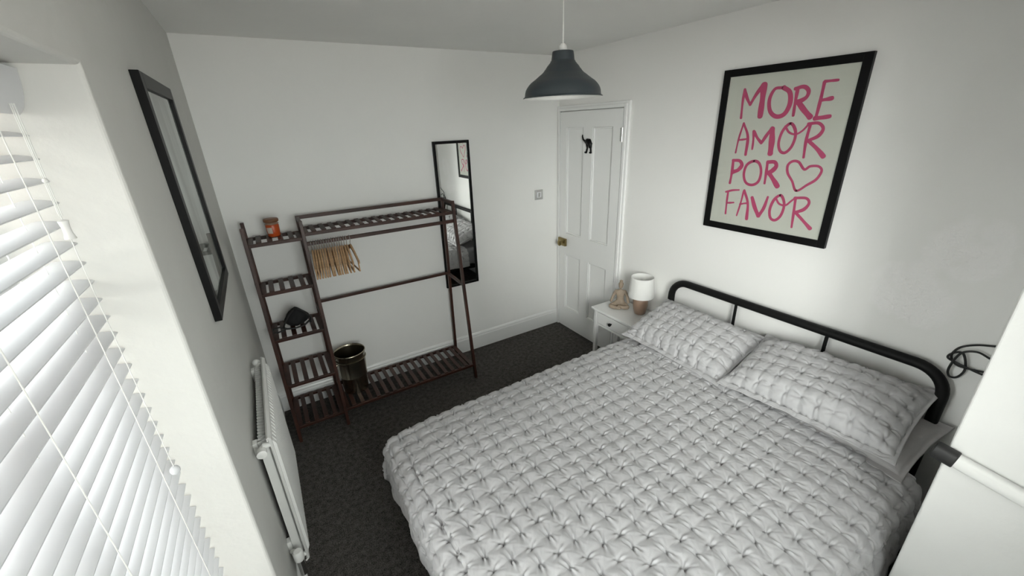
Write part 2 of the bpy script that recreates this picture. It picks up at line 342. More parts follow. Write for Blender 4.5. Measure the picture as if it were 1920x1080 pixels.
# ---------------------------------------------------------------- venetian blind
bl = empty('venetian_blind', (-2.66, -2.285, 1.95), 'white wide-slat venetian blind with cords and pulls filling the window recess', 'blind')
SL = .858; tilt = R(9); P_ = .0408; N_ = 34
def slat_mesh():
    n = 9; vs = []; wd = .050
    for y in (-SL/2, SL/2):
        for side in (1, -1):
            for k in range(n):
                t = -1+2*k/(n-1); x = t*wd/2; z = .0032*(1-t*t)+side*.0017*(1-.25*t**8)
                vs.append((x*math.cos(tilt)+z*math.sin(tilt), y, z*math.cos(tilt)-x*math.sin(tilt)))
    fs = []; 
    for s_ in (0, 1):
        for k in range(n-1): a = s_*n+k; fs.append((a, a+1, a+1+2*n, a+2*n))
    fs += [(0, n, 3*n, 2*n), (n-1, 2*n-1, 4*n-1, 3*n-1)]
    for e in (0, 2*n): fs += [(e+k, e+k+1, e+n+k+1, e+n+k) for k in range(n-1)]
    return MB().add(vs, fs)
xc = -2.655-.0247
s0 = None
for i in range(N_):
    zf = 1.909-P_*i
    if zf < WZ0+.06: break
    if s0 is None: o = s0 = slat_mesh().build('slat', M['slat'], bl, smooth=True, angle=50)
    else: o = s0.copy(); COL.objects.link(o)
    o.parent = bl; o.location = (xc+2.66, -1.857-SL/2+2.285, zf+.004-1.95)
zlast = zf
def bpart(mb, name, m, **k): return local(mb, bl).build(name, m, bl, **k)
# valance: curved face, headrail behind
prof = [(-2.655,1.945),(-2.646,1.957),(-2.640,1.975),(-2.636,1.998),(-2.634,2.020),(-2.650,2.022),(-2.662,2.010),(-2.664,1.955)]
k = len(prof); mb = MB().add([(x,y,z) for y in (-2.717,-1.854) for x,z in prof], [(i,(i+1)%k,k+(i+1)%k,k+i) for i in range(k)]+[tuple(range(k)),tuple(range(2*k-1,k-1,-1))])
bpart(mb, 'valance', M['slat'], smooth=True)
bpart(MB().box(-2.722,-2.668,-2.712,-1.858,1.968,2.022), 'headrail', M['upvc'], bevel=.003)
bpart(MB().box(-2.70,-2.655,-2.71,-1.86,WZ0+.030,WZ0+.046), 'bottom_rail', M['slat'], bevel=.004)
for y in (-1.972, -2.252, -2.60):
    for x in (-2.6515, -2.712):
        bpart(MB().tube([(x,y,1.965),(x,y,WZ0+.04)], .0011, 6), 'ladder_string', M['cord'])
    bpart(MB().tube([(xc,y+.012,1.965),(xc,y+.012,WZ0+.04)], .0009, 6), 'lift_cord', M['cord'])
for dx in (-.002, .002): bpart(MB().tube([(-2.640+dx,-1.920+dx,1.96),(-2.640+dx,-1.927,1.77)], .0009, 6), 'pull_cord', M['cord'])
t = MB().lathe([(.003,1.763),(.0080,1.761),(.0074,1.757),(.0062,1.748),(.0066,1.738),(.0085,1.729),(.0088,1.727),(.003,1.726)], 20, (-2.640,-1.928,0)); bpart(t, 'cord_weight', M['cord'], smooth=True)
bpart(MB().ball((-2.638,-1.932,1.834), .0045, 10, 8), 'cord_joiner', M['cord'], smooth=True)
bpart(MB().tube([(-2.641,-1.918,1.96),(-2.641,-1.93,1.6),(-2.640,-1.933,1.17)], .0010, 6), 'pull_cord', M['cord'])
bpart(MB().ball((-2.640,-1.933,1.158), .0105, 18, 12, (1,1,1.15)), 'cord_bead', M['slat'], smooth=True)

# ---------------------------------------------------------------- pictures and mirror
def picture(name, ax, a0, a1, z0, z1, wall, out, bar, depth, label, cat, fm=None, fname='frame_bar'):
    """ax 'y': on a wall of constant x; 'x': on a wall of constant y. out = sign of the room side."""
    def P(a, d, z): return (wall+out*d, a, z) if ax == 'y' else (a, wall+out*d, z)
    loc = P((a0+a1)/2, 0, z0); o = empty(name, loc, label, cat)
    def prism(a_0, a_1, z_0, z_1, d0, d1):
        vs = [P(a, d, z) for d in (d0, d1) for a, z in ((a_0,z_0),(a_1,z_0),(a_1,z_1),(a_0,z_1))]
        return MB().add(vs, [(0,1,2,3),(7,6,5,4),(0,4,5,1),(1,5,6,2),(2,6,7,3),(3,7,4,0)])
    for q in ((a0,a0+bar,z0,z1),(a1-bar,a1,z0,z1),(a0+bar,a1-bar,z0,z0+bar),(a0+bar,a1-bar,z1-bar,z1)):
        local(prism(*q, 0, depth), o).build(fname, fm or M['black'], o, bevel=.0015)
    return o, prism, P
po_, prism, P = picture('framed_poster', 'y', -2.15, -1.488, 1.273, 2.125, 0, -1, .036, .022, 'black-framed poster reading MORE AMOR POR FAVOR in pink brush letters above the bed', 'poster')
local(prism(-2.118, -1.520, 1.305, 2.093, .001, .013), po_).build('poster_sheet', M['paper'], po_)
STROKES = [([(-1613,2024),(-1612,1965),(-1617,1883)],14,12),([(-1613,2022),(-1631,1983),(-1655,1947)],16,14),([(-1655,1947),(-1679,1995),(-1710,2041)],14,20),([(-1711,2037),(-1715,1968),(-1718,1888)],30,26),([(-1802,2016),(-1768,2012),(-1751,1966),(-1764,1912),(-1799,1885),(-1836,1895),(-1853,1941),(-1842,1992),(-1809,2016)],14,22),([(-1875,2003),(-1876,1949),(-1879,1886)],16,12),([(-1863,2006),(-1901,2012),(-1925,1992),(-1920,1964),(-1885,1944)],14,20),([(-1886,1950),(-1922,1910),(-1956,1877)],20,26),([(-1984,2024),(-1984,1951),(-1981,1873)],14,14),([(-1984,2026),(-2012,2027),(-2038,2027)],13,10),([(-1986,1948),(-2009,1951),(-2030,1954)],13,18),([(-1977,1871),(-2009,1874),(-2038,1878)],20,16),([(-1636,1853),(-1623,1777),(-1618,1705)],10,9),([(-1637,1857),(-1672,1788),(-1676,1696)],12,16),([(-1620,1772),(-1647,1774),(-1671,1778)],9,9),([(-1699,1817),(-1705,1768),(-1707,1726)],13,10),([(-1701,1814),(-1724,1783),(-1750,1758)],14,14),([(-1750,1758),(-1771,1799),(-1792,1831)],14,18),([(-1792,1828),(-1801,1769),(-1805,1706)],26,28),([(-1874,1851),(-1845,1818),(-1836,1764),(-1849,1724),(-1875,1713),(-1900,1741),(-1909,1789),(-1899,1827),(-1874,1851)],12,15),([(-1852,1839),(-1876,1810),(-1908,1801),(-1935,1817),(-1956,1845)],9,10),([(-1964,1840),(-1961,1770),(-1966,1694)],14,12),([(-1954,1847),(-1997,1850),(-2022,1826),(-2009,1794),(-1970,1772)],14,16),([(-1971,1772),(-2018,1734),(-2050,1702)],16,20),([(-1612,1666),(-1615,1600),(-1613,1539)],16,13),([(-1609,1664),(-1649,1663),(-1665,1640),(-1648,1614),(-1618,1601)],16,22),([(-1729,1666),(-1693,1644),(-1685,1594),(-1704,1551),(-1741,1541),(-1771,1563),(-1776,1612),(-1759,1654),(-1729,1666)],13,15),([(-1800,1664),(-1803,1614),(-1805,1555)],15,12),([(-1800,1664),(-1835,1666),(-1847,1646),(-1830,1621),(-1806,1609)],18,22),([(-1818,1610),(-1849,1575),(-1873,1546)],20,24),([(-1966,1534),(-1938,1578),(-1909,1616),(-1902,1653),(-1920,1674),(-1949,1672),(-1981,1639),(-2004,1655),(-2039,1657),(-2057,1637),(-2043,1597),(-2009,1567),(-1966,1534)],12,11),([(-1611,1494),(-1612,1437),(-1616,1364)],12,10),([(-1597,1488),(-1635,1501),(-1674,1507)],11,9),([(-1616,1427),(-1635,1430),(-1655,1434)],11,9),([(-1701,1503),(-1695,1436),(-1684,1363)],10,9),([(-1703,1508),(-1735,1441),(-1744,1353)],12,16),([(-1691,1429),(-1713,1436),(-1734,1441)],9,9),([(-1753,1475),(-1777,1424),(-1805,1380)],18,22),([(-1805,1380),(-1825,1425),(-1836,1488)],20,12),([(-1895,1503),(-1869,1475),(-1858,1424),(-1869,1381),(-1895,1372),(-1918,1400),(-1925,1450),(-1914,1486),(-1895,1503)],12,15),([(-1875,1490),(-1898,1460),(-1930,1456),(-1951,1478),(-1972,1502)],9,10),([(-1971,1499),(-1977,1421),(-1982,1349)],13,11),([(-1966,1498),(-2018,1503),(-2036,1481),(-2020,1448),(-1984,1427)],12,16),([(-1983,1429),(-2033,1387),(-2067,1358)],14,17)]
def ribbon(pts, w0, w1, x, th=.0006):
    pts = [Vector((p[0]/1000, p[1]/1000)) for p in pts]; d = []
    # Catmull-Rom
    closed = (pts[0]-pts[-1]).length < 1e-6 and len(pts) > 4
    n = len(pts)
    for i in range(n-1):
        p1, p2 = pts[i], pts[i+1]
        p0 = pts[i-1] if i > 0 else (pts[-2] if closed else p1*2-p2); p3 = pts[i+2] if i+2 < n else (pts[1] if closed else p2*2-p1)
        for s_ in range(7):
            t = s_/7; d.append(.5*((2*p1)+(p2-p0)*t+(2*p0-5*p1+4*p2-p3)*t*t+(3*p1-p0-3*p2+p3)*t**3))
    d.append(pts[-1]); m = len(d); L_, R_ = [], []
    for i, p in enumerate(d):
        tg = (d[min(i+1, m-1)]-d[max(i-1, 0)]).normalized(); nn = Vector((-tg.y, tg.x)); tt = i/(m-1)
        wd = (w0+(w1-w0)*(math.sin(math.pi*tt) if closed else tt))*.00052*(1+.10*math.sin(9*tt+p.x*40))
        L_.append(p+nn*wd); R_.append(p-nn*wd)
    poly = []
    def cap(c, tg, wd):
        nn = Vector((-tg.y, tg.x)); return [c+nn*wd*math.cos(a)+tg*wd*math.sin(a)*.8 for a in [math.pi*k/6 for k in range(1, 6)]]
    vs = [(x, p.x, p.y) for p in L_]+[(x, p.x, p.y) for p in R_]; fs = [(i, i+1, m+i+1, m+i) for i in range(m-1)]
    e = [cap(d[-1], (d[-1]-d[-2]).normalized(), (L_[-1]-R_[-1]).length/2), cap(d[0], (d[0]-d[1]).normalized(), (L_[0]-R_[0]).length/2)]
    b = len(vs); vs += [(x, p.x, p.y) for p in e[0]]; fs.append((m-1, *range(b, b+5), 2*m-1))
    b = len(vs); vs += [(x, p.x, p.y) for p in e[1]]; fs.append((m, *range(b, b+5), 0))
    return MB().add(vs, fs)
LETTERS = [('M',4),('O',1),('R',3),('E',4),('A',3),('M',4),('O',2),('R',3),('P',2),('O',1),('R',3),('heart',1),('F',3),('A',3),('V',2),('O',2),('R',3)]
si = 0
for nm, cnt in LETTERS:
    mb = MB()
    for _ in range(cnt):
        s_ = STROKES[si]; q = ribbon(s_[0], s_[1], s_[2], -.0135-.00006*(si % 5)); mb.add(q.v, q.f); si += 1
    local(mb, po_).build('heart_outline' if nm == 'heart' else 'letter', M['pink'], po_)
local(prism(-2.116, -1.522, 1.307, 2.091, .0150, .0165), po_).build('glass', M['glass'], po_)

lp, prism, P = picture('framed_print', 'y', -1.398, -.808, 1.307, 2.073, XL, 1, .042, .022, 'black-framed grey abstract print on the dim wall beside the window', 'picture')
def print_mat():
    m = mat('soft_grey_print', (.35,.35,.34), .4, coat=.2); nt = m.node_tree; b = nt.nodes['Principled BSDF']
    tc = nt.nodes.new('ShaderNodeTexCoord'); mp = nt.nodes.new('ShaderNodeMapping'); mp.inputs['Scale'].default_value = (1,5,1.1); nt.links.new(tc.outputs['Object'], mp.inputs[0])
    n = nt.nodes.new('ShaderNodeTexNoise'); n.inputs['Scale'].default_value = 1.6; n.inputs['Detail'].default_value = 4; nt.links.new(mp.outputs[0], n.inputs['Vector'])
    r = nt.nodes.new('ShaderNodeValToRGB'); e = r.color_ramp.elements; e[0].position = .40; e[0].color = (.20,.20,.20,1); e[1].position = .58; e[1].color = (.62,.62,.60,1)
    nt.links.new(n.outputs['Fac'], r.inputs[0]); nt.links.new(r.outputs[0], b.inputs['Base Color']); return m
M['print'] = print_mat()
M['ink'] = mat('dark_grey_ink', (.03,.03,.03), .5)
local(prism(-1.358, -.848, 1.347, 2.033, .001, .010), lp).build('print_sheet', M['print'], lp)
local(prism(-1.356, -.850, 1.349, 2.031, .0125, .014), lp).build('glass', M['glass'], lp)

mr, prism, P = picture('wall_mirror', 'x', -1.173, -.879, .647, 1.800, 0, -1, .020, .020, 'tall narrow black-framed mirror on the back wall behind the clothes rack end', 'mirror')
local(prism(-1.155, -.897, .665, 1.782, .001, .012), mr).build('mirror_glass', M['mirror'], mr)
mr.rotation_euler[2] = R(.12); mr.location.y = -.0006        # hangs a touch out of square

# ---------------------------------------------------------------- pendant lamp
px, py = -1.207, -1.585
pd = empty('pendant_lamp', (px, py, 1.99), 'dark slate-grey dome pendant lamp with white inside, hanging from the ceiling', 'lamp')
Rr = .157
outp = [(.245,.228),(.255,.2275),(.262,.222),(.285,.183),(.300,.181),(.315,.173),(.328,.171),(.373,.159),(.385,.157),(.435,.141),(.447,.139),(.488,.127),(.53,.119),(.60,.108),(.67,.096),(.74,.085),(.80,.076),(.85,.065),(.893,.053),(.925,.041),(.945,.028),(.957,.010),(.965,.004),(1.0,.0),(1.0,-.003)]
outp = [(a, b*.70) for a, b in outp]
outer = [(r_*Rr, z_) for r_, z_ in outp]
inn = [((r_-.012)*Rr, z_-.002) for r_, z_ in reversed(outp[:-1])]
sh = MB().lathe([(.012,.160)]+outer, 56, cap=False); sh.build('lamp_shade', M['slate'], pd, smooth=True, angle=50)
MB().lathe([(1.0*Rr,-.003)]+[(a-.001, b-.001) for a, b in inn]+[(.012,.154)], 56, cap=False).build('shade_lining', M['inner'], pd, smooth=True, angle=50)
MB().lathe([(.001,.187),(.009,.185),(.0145,.177),(.016,.168),(.016,.160),(.016,.13),(.021,.128),(.021,.11),(.001,.11)], 24, cap=False).build('lamp_holder', M['inner'], pd, smooth=True)
MB().lathe([(.001,.012),(.016,.018),(.027,.036),(.028,.052),(.020,.078),(.013,.095),(.013,.112),(.001,.113)], 20, cap=False).build('bulb', M['inner'], pd, smooth=True)
MB().tube([(0,0,.185),(0,0,H-1.99-.02)], .0032, 8).build('cord', M['cord'], pd, smooth=True)
MB().lathe([(.001,H-1.99-.045),(.012,H-1.99-.042),(.045,H-1.99-.012),(.048,H-1.99),(.001,H-1.99)], 28, cap=False).build('ceiling_rose', M['inner'], pd, smooth=True)

# ---------------------------------------------------------------- clothes rack with side shelves
rk = empty('clothes_rack', (-1.81, -.25, 0), 'dark brown wooden clothes rack with slatted side shelves against the back wall', 'clothes rack')
def rpart(mb, name, **k):
    k.setdefault('bevel', .0025); return local(mb, rk).build(name, M['wood'], rk, **k)
def yf(z): return -.27-.160*(1.405-z)/1.405
def yb(z): return -.078+.030*(1.405-z)/1.405
xL, xM, xR = -2.458, -2.157, -1.165
TOP = 1.405
for x in (xL, xM, xR):
    rpart(MB().beam((x,yf(0),0),(x,yf(TOP),TOP),.020,.026), 'leg')
    rpart(MB().beam((x,yb(0),0),(x,yb(TOP),TOP),.020,.026), 'leg')
for x in (xM, xR):
    rpart(MB().beam((x,yf(1.39),1.392),(x,yb(1.39),1.392),.018,.022), 'end_rail')
    rpart(MB().beam((x,yf(.78),.78),(x,yb(.79),.79),.016,.022), 'end_rail')
rpart(MB().beam((xM,yb(1.395),1.395),(xR,yb(1.395),1.395),.020,.022,(0,1,0)), 'top_rail')
rpart(MB().beam((xM,yf(1.265)+.01,1.262),(xR,yf(1.265)+.01,1.262),.020,.022,(0,1,0)), 'hanging_rail')
rpart(MB().beam((xM,yb(.80),.800),(xR,yb(.80),.800),.020,.020,(0,1,0)), 'back_rail')
def shelf(x0, x1, z, n, sw=.028, zb=None):
    zb = z if zb is None else zb
    a, b = yf(z)+.004, yb(zb)-.004
    rpart(MB().beam((x0,a,z),(x1,a,z),.018,.020,(0,1,0)), 'shelf_rail'); rpart(MB().beam((x0,b,zb),(x1,b,zb),.018,.020,(0,1,0)), 'shelf_rail')
    for x in (x0+.018, x1-.018): rpart(MB().beam((x,a,z+.002),(x,b,zb+.002),.034,.012), 'slat')
    first = None
    for k in range(n):
        x = x0+.035+(x1-x0-.07)*(k+.5)/n
        if first is None: first = rpart(MB().beam((x,a,z+.012),(x,b,zb+.012),sw,.009), 'slat'); x0_ = x
        else:
            o = first.copy(); COL.objects.link(o); o.location.x = x-x0_
shelf(xM, xR, 1.322, 16)
shelf(xM, xR, .112, 16)
for z in (1.30, 1.005, .708, .395, .100): shelf(xL, xM, z, 4)

# hangers
def make_hanger(label, x, rz, i):
    zt = 1.276; o = empty('wooden_hanger', (x, yf(1.265)+.01, zt), label, 'hanger', 'wooden hangers bunched at the left end of the rail', rz)
    return o
PLAIN = 'pale wooden coat hanger with steel hook packed between others on the rack rail'
hk = [(0,.018*math.cos(a),.018*math.sin(a)-.018+.002) for a in [R(-20)+R(200)*k/9 for k in range(10)]]
hk = hk+[(0,-.017,-.028),(0,-.004,-.042),(0,0,-.052),(0,0,-.070)]
NH = 16; h0 = None
for i in range(NH):
    x = -2.126+.0146*i+random.uniform(-.001,.001)+(.006 if i == NH-1 else 0); rz = R(random.uniform(-7,-4)) if i < NH-2 else R((-2,3)[i-NH+2])
    if h0 is None:
        h0 = make_hanger(PLAIN, x, rz, i)
        MB().tube(hk, .0019, 8).build('hook', M['steel'], h0, smooth=True)
        arm = [(0,s*-1*-.155*t,-.070-.075*t**1.3) for s in (1,) for t in [k/8 for k in range(9)]]
        pts = [(0,-p[1],p[2]) for p in reversed(arm[1:])]+arm
        mb = MB(); n = len(pts); vs = []
        for (a, y, z) in pts:
            hh = .013-.005*abs(y)/.155
            vs += [(-.0055,y,z-hh),(.0055,y,z-hh),(.0055,y,z+hh),(-.0055,y,z+hh)]
        fs = [(4*k_+j, 4*k_+(j+1) % 4, 4*k_+4+(j+1) % 4, 4*k_+4+j) for k_ in range(n-1) for j in range(4)]+[(0,1,2,3),(4*n-1,4*n-2,4*n-3,4*n-4)]
        mb.add(vs, fs).build('shoulder_bar', M['pale'], h0, bevel=.002)
        MB().tube([(0,-.135,-.132),(0,-.135,-.205)], .0045, 8).build('bar_end', M['pale'], h0)
        MB().tube([(0,.135,-.132),(0,.135,-.205)], .0045, 8).build('bar_end', M['pale'], h0)
        MB().tube([(0,-.138,-.203),(0,.138,-.203)], .0055, 10).build('trouser_bar', M['pale'], h0, smooth=True)
    else:
        c_ = copy_tree(h0); c_.location.x = x; c_.rotation_euler[2] = rz
        if i == NH-1: c_['label'] = 'pale wooden coat hanger at the free right end of the bunch, turned outward'
        if i == NH-2: c_['label'] = 'pale wooden coat hanger second from the free right end of the bunch'
h0['label'] = 'pale wooden coat hanger at the left end of the bunch, against the rack upright'

# candle jar on the top side shelf
ca = empty('candle_jar', (-2.305, -.16, 1.3165), 'orange-red candle in a glass jar with brown wooden lid, on the top side shelf', 'candle')
MB().lathe([(.030,0),(.034,.004),(.0355,.03),(.037,.066),(.034,.074),(.030,.078)], 28).build('wax_body', M['wax'], ca, smooth=True, angle=60)
MB().lathe([(.030,.072),(.0375,.074),(.0375,.079),(.034,.080),(.0345,.084),(.031,.088)], 28).build('jar_rim', M['ceramic'], ca, smooth=True)
MB().lathe([(.038,.088),(.041,.090),(.041,.104),(.038,.107)], 28).build('lid', M['lid'], ca, smooth=True, angle=60)
vs = []; 
for k in range(9):
    a = R(215+k*6); vs += [(math.cos(a)*.0375, math.sin(a)*.0375, .022), (math.cos(a)*.0390, math.sin(a)*.0390, .058)]
for k in range(9):
    a = R(215+k*6); vs += [(math.cos(a)*.0362, math.sin(a)*.0362, .022), (math.cos(a)*.0375, math.sin(a)*.0375, .058)]
fs = [(2*k,2*k+2,2*k+3,2*k+1) for k in range(8)]+[(18+2*k+1,18+2*k+3,18+2*k+2,18+2*k) for k in range(8)]
MB().add(vs, fs).build('paper_label', M['label'], ca)

# black soft bag with straps on the middle side shelf
bg_ = empty('black_bag', (-2.31, -.20, .7255), 'small slouched black bag with loop straps on the middle side shelf', 'bag')
n, m_ = 40, 28; vs = []; 
for i in range(m_+1):
    t = i/m_
    for k in range(n):
        a = 2*math.pi*k/n; rr = (math.sin(math.pi*min(1, t*1.02+.03))**.55)*(1-.62*t**1.5)
        rr *= 1+.10*math.sin(3*a+5*t)+.05*math.sin(7*a-9*t)
        vs.append((.085*rr*math.cos(a)+.012*t, .065*rr*math.sin(a), .132*t+.004*math.sin(5*a)*t*(1-t)))
fs = [(i*n+k, i*n+(k+1) % n, (i+1)*n+(k+1) % n, (i+1)*n+k) for i in range(m_) for k in range(n)]+[tuple(range(n-1,-1,-1)), tuple(m_*n+k for k in range(n))]
MB().add(vs, fs).build('pouch', M['blackf'], bg_, smooth=True, angle=80)
MB().tube([(.0,-.03,.125),(.03,-.05,.125),(.065,-.055,.095),(.085,-.05,.05),(.08,-.045,.015)], .005, 8).build('strap', M['rubber'], bg_, smooth=True)
MB().tube([(-.0,-.03,.12),(-.03,-.055,.10),(-.06,-.06,.06),(-.08,-.055,.02)], .005, 8).build('strap', M['rubber'], bg_, smooth=True)
MB().tube([(-.06,-.05,.01),(-.10,-.06,.035),(-.135,-.06,.03),(-.14,-.065,.010),(-.11,-.07,.007),(-.07,-.065,.012)], .005, 8, closed=True).build('cord_loop', M['rubber'], bg_, smooth=True)
MB().tube([(-.075,-.07,.02),(-.02,-.078,.012),(.04,-.075,.016),(.075,-.05,.03)], .006, 8).build('strap', M['rubber'], bg_, smooth=True)

# metal bucket on the rack's bottom shelf
bk = empty('metal_bucket', (-2.035, -.215, .1285), 'dull metal bucket with rolled rim on the bottom shelf of the rack', 'bucket')
MB().lathe([(.001,.004),(.076,.004),(.080,0),(.084,0),(.088,.06),(.092,.12),(.0945,.124),(.0945,.130),(.093,.134),(.099,.22),(.104,.300),(.108,.306),(.1085,.312),(.105,.316),(.101,.312),(.099,.300),(.089,.12),(.079,.010),(.001,.010)], 48, cap=False).build('bucket_body', M['bucket'], bk, smooth=True, angle=50)
MB().tube([(.1045*math.cos(a), .1045*math.sin(a), .262+.0*a) for a in [2*math.pi*k/40 for k in range(40)]], .003, 6, closed=True).build('hoop', M['bucket'], bk, smooth=True)
for s_ in (-1,):
    MB().tube([(s_*.100,0,.272),(s_*.125,.0,.270),(s_*.130,0,.245),(s_*.122,0,.225),(s_*.098,0,.224)], .005, 8).build('handle', M['bucket'], bk, smooth=True)

# ---------------------------------------------------------------- radiator
ra = empty('radiator', (-2.50, -1.30, .20), 'white ribbed panel radiator on the wall under the framed print', 'radiator')
def ap(mb, name, m=M['rad'], **k): return local(mb, ra).build(name, m, ra, **k)
xf_, ry0, ry1, rz0, rz1 = -2.484, -1.545, -.87, .24, .885
mb = MB(); n = 26; x0 = xf_-.010
# front panel: shallow pressed vertical ribs
prof = []
for k in range(n):
    y = ry0+.02+(ry1-ry0-.04)*k/n; d = (ry1-ry0-.04)/n
    prof += [(y,0),(y+.22*d,.010),(y+.78*d,.010)]
prof += [(ry1-.02,0)]
vs = []; prof = [(ry0,-.004),(ry0+.006,0)]+prof+[(ry1-.006,0),(ry1,-.004)]
rows = ((rz0,-.010,0),(rz0+.008,0,0),(rz0+.03,0,0),(rz0+.05,0,1),(rz1-.05,0,1),(rz1-.03,0,0),(rz1-.008,0,0),(rz1,-.010,0))
for z, dx, on_ in rows:
    for y, d in prof: vs.append((xf_+dx+(d*on_ if d > 0 else d), y, z))
m_ = len(prof); fs = [(i*m_+k, i*m_+k+1, (i+1)*m_+k+1, (i+1)*m_+k) for i in range(len(rows)-1) for k in range(m_-1)]
p = ap(MB().add(vs, fs), 'front_panel'); so = p.modifiers.new('sheet', 'SOLIDIFY'); so.thickness = .006; so.offset = -1
ap(MB().box(xf_-.016, xf_-.009, ry0+.004, ry1-.004, rz1-.018, rz1-.004), 'top_seam', bevel=.002)
# corrugated fins behind
vs = []; k_ = 60
for z in (rz0+.04, rz1-.03):
    for k in range(k_+1): vs.append((xf_-.018-(.030 if k % 2 else 0), ry0+.03+(ry1-ry0-.06)*k/k_, z))
p = ap(MB().add(vs, [(k, k+1, k_+2+k, k_+1+k) for k in range(k_)]), 'convector_fins'); so = p.modifiers.new('sheet', 'SOLIDIFY'); so.thickness = .001
for y in (ry0+.05, ry1-.05):
    for z in (rz0+.07, rz1-.06):
        ap(MB().box(-2.5485, xf_-.049, y-.015, y+.015, z-.03, z+.03), 'wall_bracket', bevel=.002)
for y, s_ in ((ry0+.012, -1), (ry1-.012, 1)):
    for z, zz in ((rz1-.035, -1), (rz0+.035, 1)):
        ap(MB().tube([(xf_-.004,y,z),(xf_-.028,y+s_*.002,z+.004*zz*-1),(xf_-.044,y,z+zz*.012),(xf_-.05,y,z+zz*.040)], .010, 12), 'side_loop', smooth=True)
ap(MB().ball((xf_-.040, ry1+.008, rz1-.028), .017, 16, 10), 'bleed_cap', smooth=True)
v = MB(); v.tube([(xf_-.036,ry0+.005,rz1-.035),(xf_-.036,ry0-.012,rz1-.035),(xf_-.036,ry0-.014,rz1-.035),(xf_-.036,ry0-.034,rz1-.035),(xf_-.036,ry0-.036,rz1-.035)], [.010,.010,.0165,.0165,.012], 14); ap(v, 'blanking_plug', smooth=True)
v = MB(); v.tube([(xf_-.030,ry0+.004,rz0+.035),(xf_-.030,ry0-.03,rz0+.035)], .009, 12); v.tube([(xf_-.030,ry0-.03,rz0+.06),(xf_-.030,ry0-.03,rz0-.02)], .013, 12); ap(v, 'valve', M['steel'], smooth=True)
v = MB().lathe([(.016,.06),(.019,.065),(.019,.10),(.014,.108)], 18, (xf_-.030, ry0-.03, rz0)); ap(v, 'valve_cap', smooth=True)
ap(MB().tube([(xf_-.030,ry0-.03,rz0-.02),(xf_-.030,ry0-.03,.0)], .0075, 12), 'pipe', smooth=True)
v = MB(); v.tube([(xf_-.030,ry1-.004,rz0+.035),(xf_-.030,ry1+.03,rz0+.035)], .009, 12); v.tube([(xf_-.030,ry1+.03,rz0+.05),(xf_-.030,ry1+.03,0)], .0075, 12); ap(v, 'pipe', smooth=True)

# ---------------------------------------------------------------- bed
bed = empty('bed', (-1.05, -2.03, 0), 'black tubular metal double bed with rounded headboard against the right wall', 'bed')
def bd(mb, name, m=M['blackm'], **k): return local(mb, bed).build(name, m, bed, **k)
by0, by1, hx, hz, rc = -2.715, -1.345, -.05, .872, .11
pts = [(hx,by1,0),(hx,by1,.4),(hx,by1,hz-rc-.02)]+[(hx,by1-rc+rc*math.cos(a),hz-rc+rc*math.sin(a)) for a in [R(90)*k/10 for k in range(11)]]
pts += [(hx,by0+rc-rc*math.cos(a),hz-rc+rc*math.sin(a)) for a in [R(90)-R(90)*k/10 for k in range(11)]]+[(hx,by0,hz-rc-.02),(hx,by0,.4),(hx,by0,0)]
bd(MB().tube(pts, .0225, 16), 'headboard_tube', smooth=True)
bd(MB().tube([(hx,by1,.70),(hx,by0,.70)], .010, 12), 'headboard_rail', smooth=True)
bd(MB().tube([(hx,by1,.36),(hx,by0,.36)], .010, 12), 'headboard_rail', smooth=True)
for y in (-1.795, -2.270): bd(MB().tube([(hx,y,.36),(hx,y,hz)], .0085, 10), 'headboard_spindle', smooth=True)
for y in (by0+.02, by1-.02): bd(MB().box(-2.03, hx-.01, y-.012, y+.012, .27, .32), 'side_rail', bevel=.003)
bd(MB().box(-2.045, -2.02, by0+.01, by1-.01, .27, .32), 'foot_rail', bevel=.003)
bd(MB().box(-2.02, hx-.02, -2.045, -2.015, .27, .30), 'centre_rail', bevel=.003)
for y in (by0+.03, by1-.03):
    bd(MB().tube([(-2.03,y,0),(-2.03,y,.30)], .020, 14), 'leg', smooth=True)
o_first = None
for k in range(14):
    x = -1.96+k*.14
    if o_first is None: o_first = bd(MB().box(x-.03, x+.03, by0+.03, by1-.03, .30, .312), 'slat'); xx = x
    else: o = o_first.copy(); COL.objects.link(o); o.location.x = x-xx
mt = tag(MB().box(-2.01, -.09, -2.69, -1.37, .313, .515).build('mattress', M['sheet'], bevel=.045, seg=5), 'grey-sheeted mattress on the black bed, beneath the duvet', 'mattress')

